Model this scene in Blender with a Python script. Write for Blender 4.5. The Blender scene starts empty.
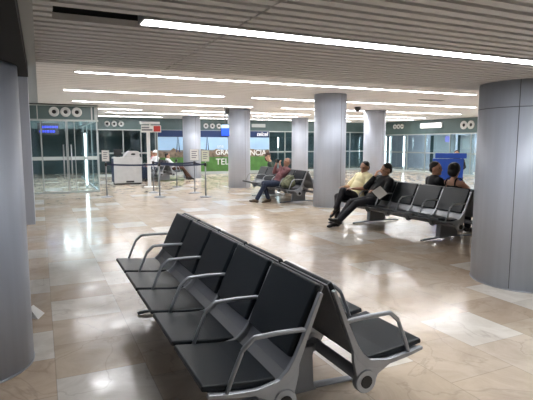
import bpy, bmesh, math, random
from mathutils import Vector, Matrix
random.seed(7)
C = bpy.context.scene.collection
PI = math.pi
ORD = ['first', 'second', 'third', 'fourth', 'fifth', 'sixth', 'seventh', 'eighth']

# ------------------------------------------------------------------ materials
def nt(name):
    m = bpy.data.materials.new(name); m.use_nodes = True
    t = m.node_tree; b = t.nodes['Principled BSDF']
    return m, t, b

def mat(name, col, rough=.5, metal=0., spec=.5, noise=0., nscale=20., bump=0., emit=None, estr=0., stretch=None):
    m, t, b = nt(name)
    b.inputs['Base Color'].default_value = (*col, 1)
    b.inputs['Roughness'].default_value = rough
    b.inputs['Metallic'].default_value = metal
    b.inputs['Specular IOR Level'].default_value = spec
    if emit:
        b.inputs['Emission Color'].default_value = (*emit, 1)
        b.inputs['Emission Strength'].default_value = estr
    if noise or bump:
        tc = t.nodes.new('ShaderNodeTexCoord'); n = t.nodes.new('ShaderNodeTexNoise')
        n.inputs['Scale'].default_value = nscale; n.inputs['Detail'].default_value = 4
        if stretch:
            mp = t.nodes.new('ShaderNodeMapping'); mp.inputs['Scale'].default_value = stretch
            t.links.new(tc.outputs['Object'], mp.inputs['Vector']); t.links.new(mp.outputs['Vector'], n.inputs['Vector'])
        else:
            t.links.new(tc.outputs['Object'], n.inputs['Vector'])
        if noise:
            r = t.nodes.new('ShaderNodeValToRGB')
            r.color_ramp.elements[0].position = .3; r.color_ramp.elements[1].position = .7
            r.color_ramp.elements[0].color = (*[c * (1 - noise) for c in col], 1)
            r.color_ramp.elements[1].color = (*[min(1, c * (1 + noise)) for c in col], 1)
            t.links.new(n.outputs['Fac'], r.inputs['Fac']); t.links.new(r.outputs['Color'], b.inputs['Base Color'])
        if bump:
            bp = t.nodes.new('ShaderNodeBump'); bp.inputs['Strength'].default_value = bump; bp.inputs['Distance'].default_value = .01
            t.links.new(n.outputs['Fac'], bp.inputs['Height']); t.links.new(bp.outputs['Normal'], b.inputs['Normal'])
    return m

def glass_mat(name, tint, refl=.12, trans=.8):
    m = bpy.data.materials.new(name); m.use_nodes = True
    t = m.node_tree; t.nodes.clear()
    o = t.nodes.new('ShaderNodeOutputMaterial'); mx = t.nodes.new('ShaderNodeMixShader')
    tr = t.nodes.new('ShaderNodeBsdfTransparent'); g = t.nodes.new('ShaderNodeBsdfGlossy')
    tr.inputs['Color'].default_value = (*[c * trans for c in tint], 1)
    g.inputs['Roughness'].default_value = .03; g.inputs['Color'].default_value = (.9, .97, 1, 1)
    f = t.nodes.new('ShaderNodeLayerWeight'); f.inputs['Blend'].default_value = .5
    pw = t.nodes.new('ShaderNodeMath'); pw.operation = 'POWER'; pw.inputs[1].default_value = 4.
    mt = t.nodes.new('ShaderNodeMath'); mt.operation = 'MULTIPLY_ADD'; mt.inputs[1].default_value = .75; mt.inputs[2].default_value = refl
    t.links.new(f.outputs['Facing'], pw.inputs[0]); t.links.new(pw.outputs[0], mt.inputs[0]); t.links.new(mt.outputs[0], mx.inputs['Fac'])
    t.links.new(tr.outputs[0], mx.inputs[1]); t.links.new(g.outputs[0], mx.inputs[2]); t.links.new(mx.outputs[0], o.inputs['Surface'])
    return m

def floor_mat():
    m, t, b = nt('polished_marble')
    N = t.nodes.new; L = t.links.new
    a = N('ShaderNodeAttribute'); a.attribute_name = 'tile'
    tc = N('ShaderNodeTexCoord')
    n = N('ShaderNodeTexNoise'); n.inputs['Scale'].default_value = 2.2; n.inputs['Detail'].default_value = 7; n.inputs['Roughness'].default_value = .65; n.inputs['Distortion'].default_value = 1.2
    L(tc.outputs['Object'], n.inputs['Vector'])
    r = N('ShaderNodeValToRGB'); e = r.color_ramp.elements
    e[0].position = .3; e[0].color = (.80, .76, .71, 1); e[1].position = .62; e[1].color = (1.04, 1.03, 1.01, 1)
    L(n.outputs['Fac'], r.inputs['Fac'])
    mul = N('ShaderNodeMix'); mul.data_type = 'RGBA'; mul.blend_type = 'MULTIPLY'; mul.inputs[0].default_value = 1
    L(a.outputs['Color'], mul.inputs[6]); L(r.outputs['Color'], mul.inputs[7])
    # thin brown veins
    n2 = N('ShaderNodeTexNoise'); n2.inputs['Scale'].default_value = 1.3; n2.inputs['Detail'].default_value = 5; n2.inputs['Distortion'].default_value = .8
    L(tc.outputs['Object'], n2.inputs['Vector'])
    s = N('ShaderNodeMath'); s.operation = 'SUBTRACT'; s.inputs[1].default_value = .5; L(n2.outputs['Fac'], s.inputs[0])
    ab = N('ShaderNodeMath'); ab.operation = 'ABSOLUTE'; L(s.outputs[0], ab.inputs[0])
    vr = N('ShaderNodeMapRange'); vr.inputs['From Min'].default_value = 0; vr.inputs['From Max'].default_value = .012; vr.inputs['To Min'].default_value = .24; vr.inputs['To Max'].default_value = 0
    L(ab.outputs[0], vr.inputs['Value'])
    v = N('ShaderNodeMix'); v.data_type = 'RGBA'; v.inputs[7].default_value = (.20, .14, .09, 1)
    L(vr.outputs['Result'], v.inputs[0]); L(mul.outputs[2], v.inputs[6])
    # grout from the per tile UV
    uv = N('ShaderNodeUVMap'); uv.uv_map = 'UVMap'
    sp = N('ShaderNodeSeparateXYZ'); L(uv.outputs['UV'], sp.inputs[0])
    mins = []
    for k in (0, 1):
        d = N('ShaderNodeMath'); d.operation = 'SUBTRACT'; d.inputs[1].default_value = .5; L(sp.outputs[k], d.inputs[0])
        q = N('ShaderNodeMath'); q.operation = 'ABSOLUTE'; L(d.outputs[0], q.inputs[0]); mins.append(q)
    mx = N('ShaderNodeMath'); mx.operation = 'MAXIMUM'; L(mins[0].outputs[0], mx.inputs[0]); L(mins[1].outputs[0], mx.inputs[1])
    gr = N('ShaderNodeMath'); gr.operation = 'GREATER_THAN'; gr.inputs[1].default_value = .4945; L(mx.outputs[0], gr.inputs[0])
    gm = N('ShaderNodeMath'); gm.operation = 'MULTIPLY'; gm.inputs[1].default_value = .32; L(gr.outputs[0], gm.inputs[0])
    g = N('ShaderNodeMix'); g.data_type = 'RGBA'; g.inputs[7].default_value = (.16, .13, .09, 1)
    L(gm.outputs[0], g.inputs[0]); L(v.outputs[2], g.inputs[6])
    L(g.outputs[2], b.inputs['Base Color'])
    n3 = N('ShaderNodeTexNoise'); n3.inputs['Scale'].default_value = 5; n3.inputs['Detail'].default_value = 6
    L(tc.outputs['Object'], n3.inputs['Vector'])
    rr = N('ShaderNodeMapRange'); rr.inputs['From Min'].default_value = .3; rr.inputs['From Max'].default_value = .7
    rr.inputs['To Min'].default_value = .08; rr.inputs['To Max'].default_value = .24
    L(n3.outputs['Fac'], rr.inputs['Value']); L(rr.outputs['Result'], b.inputs['Roughness'])
    b.inputs['Specular IOR Level'].default_value = .75
    n4 = N('ShaderNodeTexNoise'); n4.inputs['Scale'].default_value = 3.5; n4.inputs['Detail'].default_value = 2
    L(tc.outputs['Object'], n4.inputs['Vector'])
    bp = N('ShaderNodeBump'); bp.inputs['Strength'].default_value = .12; bp.inputs['Distance'].default_value = .02
    L(n4.outputs['Fac'], bp.inputs['Height']); L(bp.outputs['Normal'], b.inputs['Normal'])
    return m

M = dict(
    floor=floor_mat(),
    slat=mat('grey_slat', (.74, .73, .71), .5, .0),
    void=mat('dark_plenum', (.02, .02, .02), .9),  # backing of the slats, also the shade over the nearest column
    high=mat('ceiling_panel', (.82, .80, .79), .6, noise=.03, nscale=3),
    groove=mat('ceiling_groove', (.45, .44, .43), .8),
    trim=mat('trim_paint', (.42, .43, .42), .5),
    column=mat('brushed_column', (.47, .51, .59), .45, .15, noise=.05, nscale=2.5, stretch=(6, 6, .3)),
    seam=mat('column_seam', (.12, .13, .15), .5),
    lamp=mat('lamp_diffuser', (.9, .9, .9), .5, emit=(.96, .97, 1.), estr=11.), lamp_soft=mat('tube_glow', (.9, .9, .9), .5, emit=(.94, .98, 1.), estr=3.),
    lampbody=mat('lamp_body', (.55, .55, .55), .4, .3),
    spot=mat('spot_diffuser', (.9, .9, .9), .5, emit=(1, .97, .93), estr=14.),
    leather=mat('black_leatherette', (.006, .010, .014), .40, spec=.35, bump=.06, nscale=120),
    steel=mat('perforated_steel', (.27, .28, .30), .38, .6),
    alu=mat('cast_aluminium', (.40, .42, .45), .36, .55),
    alu_dark=mat('grey_pedestal', (.24, .25, .27), .42, .6),
    hub=mat('black_hub_cap', (.01, .01, .01), .4),
    glass=glass_mat('storefront_glass', (.88, .96, .98), .05, .95),
    frost=mat('frosted_band', (.55, .62, .62), .6),
    mullion=mat('satin_mullion', (.45, .50, .50), .35, .5),
    header=mat('glazed_header', (.11, .165, .165), .25, spec=.6, noise=.12, nscale=1.4),
    headtrim=mat('header_trim', (.50, .55, .54), .4, .2),
    teal=mat('back_room_wall', (.035, .075, .080), .6, noise=.3, nscale=1.0),
    bluegrey=mat('corridor_wall', (.42, .48, .58), .6, noise=.12, nscale=.8),
    pale=mat('pale_panel', (.62, .66, .72), .5),
    dark=mat('dark_void', (.015, .018, .02), .8),
    white=mat('white_paint', (.75, .76, .76), .45),
    nozzle=mat('nozzle_ring', (.72, .74, .74), .4),
    black=mat('black_plastic', (.012, .012, .013), .45),
    navy=mat('navy_belt', (.02, .03, .07), .7),
    bluedesk=mat('blue_laminate', (.010, .065, .38), .45),
    beige=mat('beige_laminate', (.47, .46, .46), .5, noise=.05, nscale=8),
    paper=mat('paper', (.78, .78, .76), .7),
    print_=mat('grey_print', (.22, .22, .25), .7),
    red=mat('red_panel', (.55, .05, .04), .5),
    cream=mat('cream_paper', (.66, .68, .55), .7),
    skyp=mat('printed_sky', (.42, .64, .88), .5, noise=.12, nscale=.9),
    townp=mat('printed_town', (.20, .15, .11), .5, noise=.6, nscale=5),
    grassp=mat('printed_grass', (.075, .20, .045), .5, noise=.3, nscale=2.5),
    bluep=mat('printed_blue_band', (.005, .028, .11), .45),
    letters=mat('white_lettering', (.85, .86, .86), .5),
    screen=mat('screen_glow', (.02, .05, .3), .3, emit=(.015, .10, .85), estr=.32),
    screenw=mat('screen_glow_white', (.2, .3, .5), .3, emit=(.5, .75, 1.), estr=.32),
    led=mat('blue_led', (.02, .03, .3), .3, emit=(.06, .09, 1.), estr=.45),
    purple=mat('violet_sign_glow', (.2, .2, .5), .4, emit=(.35, .33, 1.), estr=.22),
    skin=mat('skin', (.42, .23, .15), .5), skin_d=mat('tan_skin', (.40, .22, .145), .5), skin_l=mat('light_skin', (.55, .30, .20), .5),
    hair=mat('black_hair', (.012, .010, .010), .5, bump=.4, nscale=60), hair_b=mat('brown_hair', (.06, .03, .02), .5, bump=.4, nscale=60),
    hair_g=mat('grey_hair', (.16, .12, .12), .6, bump=.4, nscale=60),
    lips=mat('lips', (.26, .09, .08), .5), eye=mat('eye', (.03, .02, .02), .25),
    yellow=mat('pale_yellow_cotton', (.86, .79, .50), .8, noise=.06, nscale=12),
    blackcloth=mat('black_cloth', (.007, .008, .010), .75, noise=.3, nscale=14),
    darknavy=mat('dark_trousers', (.012, .013, .020), .75, noise=.3, nscale=14),
    plum=mat('plum_knit', (.20, .085, .095), .85, noise=.25, nscale=16),
    jeans=mat('navy_denim', (.018, .028, .06), .8, noise=.3, nscale=20),
    whitecloth=mat('white_cotton', (.72, .72, .74), .8), pinkcloth=mat('pink_cotton', (.60, .25, .28), .8),
    brown=mat('brown_trousers', (.085, .04, .025), .8), greencloth=mat('dark_green_cloth', (.03, .05, .035), .8),
    shoe=mat('black_leather_shoe', (.012, .011, .011), .35), shoe_b=mat('brown_shoe', (.09, .06, .035), .6), sole=mat('shoe_sole', (.35, .33, .28), .7),
    camo=mat('olive_canvas', (.14, .15, .09), .85, noise=.65, nscale=14), strap=mat('olive_strap', (.27, .27, .19), .8),
)

# ------------------------------------------------------------------ mesh helpers
def bx(bm, x0, x1, y0, y1, z0, z1, mi=0):
    vs = [bm.verts.new((x, y, z)) for z in (z0, z1) for y in (y0, y1) for x in (x0, x1)]
    for f in ((0, 2, 3, 1), (4, 5, 7, 6), (0, 1, 5, 4), (2, 6, 7, 3), (0, 4, 6, 2), (1, 3, 7, 5)):
        bm.faces.new([vs[i] for i in f]).material_index = mi

def ring_loft(bm, rings, mi=0, smooth=True, closed_ends=True):
    vr = [[bm.verts.new(p) for p in r] for r in rings]
    n = len(vr[0])
    for a, b in zip(vr, vr[1:]):
        for i in range(n):
            f = bm.faces.new((a[i], a[(i + 1) % n], b[(i + 1) % n], b[i])); f.smooth = smooth; f.material_index = mi
    if closed_ends:
        f = bm.faces.new(vr[0][::-1]); f.material_index = mi
        f = bm.faces.new(vr[-1]); f.material_index = mi

def frame_of(d):
    d = d.normalized()
    a = Vector((0, 0, 1)) if abs(d.z) < .9 else Vector((0, 1, 0))
    s = d.cross(a).normalized(); u = s.cross(d).normalized()
    return s, u

def tube(bm, pts, r, n=12, mi=0, rv=None):
    """tube along a path; r across, rv in the up direction"""
    pts = [Vector(p) for p in pts]; rings = []
    for i, p in enumerate(pts):
        if i == 0: d = pts[1] - p
        elif i == len(pts) - 1: d = p - pts[-2]
        else: d = (pts[i + 1] - p).normalized() + (p - pts[i - 1]).normalized()
        s, u = frame_of(d)
        rr = r[i] if isinstance(r, (list, tuple)) else r
        r2 = rr if rv is None else rv
        rings.append([p + s * math.cos(2 * PI * k / n) * rr + u * math.sin(2 * PI * k / n) * r2 for k in range(n)])
    ring_loft(bm, rings, mi)

def capsule(bm, p0, p1, r0, r1, n=12, mi=0):
    p0, p1 = Vector(p0), Vector(p1); d = p1 - p0
    if d.length < 1e-6: d = Vector((0, 0, 1e-4))
    s, u = frame_of(d); dn = d.normalized(); rings = []
    for k in range(1, 5):
        a = PI / 2 * k / 4
        rings.append((p0 - dn * r0 * math.cos(a), r0 * math.sin(a)))
    for k in range(4):
        a = PI / 2 * k / 4
        rings.append((p1 + dn * r1 * math.sin(a), r1 * math.cos(a)))
    ring_loft(bm, [[c + (s * math.cos(2 * PI * k / n) + u * math.sin(2 * PI * k / n)) * q for k in range(n)] for c, q in rings], mi)

def ellipsoid(bm, c, rad, rot=None, n=16, m=10, mi=0):
    c = Vector(c); rot = rot or Matrix.Identity(3); rings = []
    for j in range(1, m):
        a = PI * j / m - PI / 2
        rings.append([c + rot @ Vector((rad[0] * math.cos(a) * math.cos(2 * PI * k / n), rad[1] * math.cos(a) * math.sin(2 * PI * k / n), rad[2] * math.sin(a))) for k in range(n)])
    ring_loft(bm, rings, mi)

def cyl(bm, c, r, h, axis='z', n=32, mi=0, r2=None):
    """closed cylinder from c along axis by h"""
    c = Vector(c); r2 = r if r2 is None else r2
    ax = {'x': (Vector((0, 1, 0)), Vector((0, 0, 1)), Vector((1, 0, 0))), 'y': (Vector((0, 0, 1)), Vector((1, 0, 0)), Vector((0, 1, 0))), 'z': (Vector((1, 0, 0)), Vector((0, 1, 0)), Vector((0, 0, 1)))}[axis]
    ring_loft(bm, [[c + ax[2] * t + (ax[0] * math.cos(2 * PI * k / n) + ax[1] * math.sin(2 * PI * k / n)) * q for k in range(n)] for t, q in ((0, r), (h, r2))], mi)

def prism_y(bm, pts, y0, y1, mi=0):
    """polygon in (x, z) extruded along y"""
    ring_loft(bm, [[Vector((x, y, z)) for x, z in pts] for y in (y0, y1)], mi, smooth=False)

def ribbon_y(bm, path, widths, y0, y1, mi=0):
    """flat bar of given widths along a path in (x, z), extruded along y"""
    n = len(path); l, r = [], []
    for i, (x, z) in enumerate(path):
        a = path[max(0, i - 1)]; b = path[min(n - 1, i + 1)]
        dx, dz = b[0] - a[0], b[1] - a[1]; q = math.hypot(dx, dz) or 1
        w = (widths[i] if isinstance(widths, (list, tuple)) else widths) / 2
        l.append((x - dz / q * w, z + dx / q * w)); r.append((x + dz / q * w, z - dx / q * w))
    vs = [[[bm.verts.new((x, y, z)) for x, z in s] for s in (l, r)] for y in (y0, y1)]
    for i in range(n - 1):
        for f in ((vs[0][0][i], vs[0][0][i + 1], vs[0][1][i + 1], vs[0][1][i]), (vs[1][0][i + 1], vs[1][0][i], vs[1][1][i], vs[1][1][i + 1]),
                  (vs[0][0][i + 1], vs[0][0][i], vs[1][0][i], vs[1][0][i + 1]), (vs[0][1][i], vs[0][1][i + 1], vs[1][1][i + 1], vs[1][1][i])):
            bm.faces.new(f).material_index = mi
    for i in (0, n - 1):
        bm.faces.new((vs[0][0][i], vs[0][1][i], vs[1][1][i], vs[1][0][i])).material_index = mi

def link(name, bm, mats, parent=None, bevel=0, loc=None, segs=2):
    bmesh.ops.recalc_face_normals(bm, faces=bm.faces)
    me = bpy.data.meshes.new(name); bm.to_mesh(me); bm.free()
    for m in (mats if isinstance(mats, list) else [mats]): me.materials.append(m)
    o = bpy.data.objects.new(name, me); C.objects.link(o)
    if parent: o.parent = parent
    if loc: o.location = loc
    if bevel:
        md = o.modifiers.new('bevel', 'BEVEL'); md.width = bevel; md.segments = segs; md.limit_method = 'ANGLE'; md.angle_limit = math.radians(40)
    return o

def new(): return bmesh.new()

def tag(o, label, cat, group=None):
    o['label'] = label; o['category'] = cat
    if group: o['group'] = group
    return o

def thing(name, label, cat, loc=(0, 0, 0), rz=0, group=None):
    o = bpy.data.objects.new(name, None); C.objects.link(o); o.empty_display_size = .1
    o.location = loc; o.rotation_euler = (0, 0, rz)
    return tag(o, label, cat, group)

def struct(name, bm, m, parent=None, bevel=0):
    o = link(name, bm, m, parent, bevel)
    if not parent: o['kind'] = 'structure'
    return o

KIDS = {}
def dup(root, loc, rz, label, group=None):
    r = root.copy(); C.objects.link(r); r.location = loc; r.rotation_euler = (0, 0, rz); r['label'] = label
    if group: r['group'] = group
    for ch in list(root.children):
        c = ch.copy(); C.objects.link(c); c.parent = r
        for g in list(ch.children):
            d = g.copy(); C.objects.link(d); d.parent = c
    return r

def text_mesh(name, s, size, m, parent, loc, rot, align='LEFT', extrude=.004, bold=False, shear=0, sx=1):
    cu = bpy.data.curves.new(name + '_c', 'FONT'); cu.body = s; cu.size = size; cu.extrude = extrude; cu.align_x = align; cu.shear = shear
    if bold: cu.offset = size * .018
    t = bpy.data.objects.new(name + '_t', cu); C.objects.link(t); bpy.context.view_layer.update()
    me = bpy.data.meshes.new_from_object(t.evaluated_get(bpy.context.evaluated_depsgraph_get()))
    bpy.data.objects.remove(t); bpy.data.curves.remove(cu)
    me.materials.clear(); me.materials.append(m); me.name = name
    o = bpy.data.objects.new(name, me); C.objects.link(o); o.parent = parent; o.location = loc; o.rotation_euler = rot; o.scale = (sx, 1, 1)
    return o

# ------------------------------------------------------------------ floor
X0, X1, Y0, Y1 = -1.6, 18.5, -6., 24.
bm = new(); uvl = bm.loops.layers.uv.new('UVMap'); cl = bm.loops.layers.float_color.new('tile')
TW, TL = .60, .59
LIGHT = (.74, .71, .66)
TAN = [(.59, .49, .385), (.61, .52, .42), (.57, .465, .365), (.64, .56, .47), (.60, .505, .40), (.62, .53, .43)]
FORCED = [(3.3, 2.9), (4.3, 3.35), (4.15, 5.07), (.3, 3.1), (-.05, 4.34), (4.37, 6.34)]
PLAIN = [(3.9, 2.9), (2.7, 2.9), (3.3, 3.5), (3.3, 2.3), (.3, 3.7), (.3, 2.5), (.9, 3.1), (3.9, 3.6), (2.7, 3.6), (3.9, 2.3)]
rf = random.Random(12)
i0 = math.floor((X0 - .02) / TW); i1 = math.ceil((26 - .02) / TW)
def cell(x, y):
    i = math.floor((x - .02) / TW); off = 3.42 + (i % 2) * .36
    return i, math.floor((y - off) / TL)
FC = {cell(*p) for p in FORCED}; PC = {cell(*p) for p in PLAIN}
for i in range(i0, i1):
    off = 3.42 + (i % 2) * .36
    j0 = math.floor((Y0 - off) / TL); j1 = math.ceil((28 - off) / TL)
    for j in range(j0, j1):
        xa, xb, ya, yb = .02 + i * TW, .02 + (i + 1) * TW, off + j * TL, off + (j + 1) * TL
        f = bm.faces.new([bm.verts.new(p) for p in ((xa, ya, 0), (xb, ya, 0), (xb, yb, 0), (xa, yb, 0))])
        rnd = rf.random(); c = rf.choice(TAN); k = rf.uniform(.9, 1.08)
        if (i, j) in FC or (rnd < .16 and (i, j) not in PC): c = LIGHT
        flip = rf.random() < .5
        for l, q in zip(f.loops, ((0, 0), (1, 0), (1, 1), (0, 1))):
            l[uvl].uv = q; l[cl] = (c[0] * k, c[1] * k, c[2] * k, 1)
struct('floor', bm, M['floor'])

# ------------------------------------------------------------------ ceilings
LZ, HZ, EDGE = 2.26, 2.80, 4.45
LAMPY = (-3.3, -.3, 2.72)
bm = new(); y = -5.95; k = 0
while y < EDGE - .02:
    y2 = y + .068
    hit = [L for L in LAMPY if y2 > L - .075 and y < L + .075]
    segs = [(0, 1.05), (1.062, 7.), (7.01, 14.5)]
    if hit: segs = [(0, .09)]
    for a, b in segs: bx(bm, a, b, y, min(y2, EDGE), LZ, LZ + .035)
    y += .112
bx(bm, 0, 14.5, EDGE, EDGE + .02, LZ, HZ + .5, 0)
bx(bm, 0, 14.5, -6, EDGE, LZ + .16, LZ + .18, 1)
struct('ceiling', bm, [M['slat'], M['void']])
bm = new(); bx(bm, -.06, 0, -6, EDGE + .02, LZ - .03, LZ + .2); struct('trim_1', bm, M['trim'])
bm = new(); bx(bm, X0, -.06, -6, 4.42, 2.13, 2.5); struct('ceiling_side', bm, M['void'])  # dark box standing in for the shade on the nearest column's top
bm = new(); bx(bm, 0, X1 + 6, EDGE + .02, 30, HZ, HZ + .1)
yy = EDGE + .5
while yy < 24: bx(bm, 0, X1, yy, yy + .012, HZ - .002, HZ + .01, 1); yy += .3
struct('ceiling_hall', bm, [M['high'], M['groove']])
bm = new(); bx(bm, X0, 0, 4.42, 30, 3.4, 3.5); struct('ceiling_edge', bm, M['trim'])
bm = new(); bx(bm, X1, X1 + 6, -6, EDGE + .02, HZ, HZ + .1); bx(bm, 14.5, X1, -6, EDGE + .02, HZ, HZ + .1); struct('ceiling_right', bm, M['high'])

def lamp(x0, x1, y, z, label, group, w=.13):
    t = thing('ceiling_light', label, 'ceiling light', ((x0 + x1) / 2, y, z), 0, group)
    h = (x1 - x0) / 2
    b = new(); bx(b, -h, h, -w / 2 - .012, -w / 2, -.012, .05); bx(b, -h, h, w / 2, w / 2 + .012, -.012, .05); bx(b, -h, h, -w / 2, w / 2, .03, .05)
    for s in (-1, 1): bx(b, s * h - .006, s * h + .006, -w / 2 - .012, w / 2 + .012, -.012, .05)
    link('housing', b, M['lampbody'], t)
    b = new(); bx(b, -h + .008, h - .008, -w / 2 + .001, w / 2 - .001, -.010, .028); link('diffuser', b, M['lamp'], t)
    return t
for i, (a, b_) in enumerate([(.53, 3.28), (3.30, 4.35)]):
    lamp(a, b_, 2.72, LZ, ['long bright tube light in the slatted ceiling beginning beside the dark empty slot', 'short bright tube light in the slatted ceiling leaving the photo at its right edge'][i], 'tube lights in the slatted ceiling')
for yy, nm in ((-.3, 'above the camera'), (-3.3, 'behind the camera')):  # lamps out of view, added to light the foreground
    for i in range(1):
        lamp(2.6, 5.4, yy, LZ, 'tube light in the slatted ceiling ' + nm, 'tube lights in the slatted ceiling')
ROWS = [(8.86, [(.59, 2.9), (2.92, 5.2), (5.22, 7.5), (7.52, 9.9), (11.3, 14.2), (14.4, 17.2)]),
        (11.95, [(.54, 2.45), (2.47, 4.38), (5.17, 7.9), (7.92, 10.7), (10.72, 13.4), (14.2, 17.4)]),
        (15.0, [(.9, 3.7), (3.72, 6.5), (7.6, 10.4), (10.42, 13.2), (13.22, 16.)]),
        (17.9, [(1.9, 3.4), (4.9, 7.6), (7.62, 10.4), (11.2, 14.), (14.02, 16.8)]),
        (19.85, [(2.4, 5.2), (5.22, 8.), (8.6, 10.9), (12.3, 14.8), (15., 17.8)]),
        (22.6, [(2.4, 5.2), (6.2, 9.), (9.6, 12.4), (13., 15.8)])]
for r, (yy, segs) in enumerate(ROWS):
    for i, (a, b_) in enumerate(segs):
        lamp(a, b_, yy, HZ, 'hall ceiling tube light, %s row beyond the slats, %s from its left end' % (ORD[r], ORD[i]), 'tube lights in the hall ceiling')
def spot(x, y, label):
    t = thing('downlight', label, 'downlight', (x, y, HZ), 0, 'round downlights in the hall ceiling')
    b = new()
    ring_loft(b, [[Vector((rr * math.cos(2 * PI * k / 24), rr * math.sin(2 * PI * k / 24), z)) for k in range(24)] for rr, z in ((.13, .0), (.15, -.015), (.12, -.02), (.11, .0))], closed_ends=False)
    link('rim', b, M['white'], t)
    b = new(); cyl(b, (0, 0, -.012), .115, .012); link('diffuser', b, M['spot'], t)
spot(8.98, 20.0, 'round downlight between the two columns left of the reclining man')
spot(16.4, 19.3, 'round downlight in front of the white lit sign board')
t = thing('ceiling_camera', 'small black dome camera under the ceiling right of the big middle column', 'camera', (9.7, 13.5, HZ + .004))
b = new(); cyl(b, (0, 0, -.05), .11, .05, n=24); link('base', b, M['black'], t)
b = new(); ellipsoid(b, (0, 0, -.06), (.10, .10, .10)); link('dome', b, M['black'], t)
t = thing('air_vent', 'dark slotted air vent in the hall ceiling near the right column', 'vent', (10.0, 10.45, HZ))
b = new(); bx(b, -.42, .42, -.09, .09, -.012, 0); link('frame', b, M['lampbody'], t)
b = new()
for k in range(3): bx(b, -.38, .38, -.06 + k * .045, -.03 + k * .045, -.018, -.0125)
link('slot', b, M['black'], t)

# ------------------------------------------------------------------ columns
def column(x, y, r, h, label, seams=(.7, 2.6), rings=()):
    t = thing('column', label, 'column', (x, y, 0), 0, 'round grey columns')
    b = new(); cyl(b, (0, 0, .0), r, h, n=72); link('shaft', b, M['column'], t)
    b = new(); cyl(b, (0, 0, .0), r + .006, .012, n=72); link('base_ring', b, M['alu'], t)
    b = new()
    for a in seams:
        px, py = math.cos(a) * r, math.sin(a) * r
        tx, ty = -math.sin(a) * .004, math.cos(a) * .004
        ox, oy = math.cos(a) * .002, math.sin(a) * .002
        ring_loft(b, [[Vector((px + s * tx + q * ox, py + s * ty + q * oy, z)) for s, q in ((-1, -1), (1, -1), (1, 1), (-1, 1))] for z in (.02, h)], smooth=False)
    link('seam', b, M['seam'], t)
    if rings:
        b = new()
        for z in rings:
            ring_loft(b, [[Vector((rr * math.cos(2 * PI * k / 72), rr * math.sin(2 * PI * k / 72), zz)) for k in range(72)] for rr, zz in ((r - .002, z - .004), (r + .0015, z - .004), (r + .0015, z + .004), (r - .002, z + .004))], closed_ends=False)
        link('joint', b, M['seam'], t)
    return t
column(-.54, 3.88, .42, 2.13, 'nearest grey column cut off by the left edge of the photo', seams=(1.2,))
column(5.08, 3.72, .57, LZ, 'wide grey column at the right edge reaching the slatted ceiling', seams=(3.55, 4.25), rings=(1.98,))
column(6.61, 10.35, .40, HZ, 'big grey column in the middle of the hall behind the man in yellow', seams=(4.9,))
column(6.52, 16.25, .40, HZ, 'grey column in the hall carrying the blue hanging screen', seams=(4.9,))
column(6.28, 21.45, .40, HZ, 'farthest left grey column, in front of the green billboard', seams=(4.9,))
column(11.35, 14.7, .40, HZ, 'grey column behind the heads of the two men on the right bench', seams=(4.9,))
column(11.5, 20.7, .40, HZ, 'slim looking far grey column just behind the reclining man', seams=(4.9,))
b = new(); bx(b, -1.55, -.16, 10.45, 10.85, 0, 3.4); struct('wall_left', b, M['column'])
b = new(); bx(b, X0 - .1, X0, -6, 24, 0, 3.5); struct('wall_side', b, M['column'])
b = new(); bx(b, X0, X1 + 6, -6.1, -6, 0, 3.); struct('wall_rear', b, M['trim'])

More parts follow.
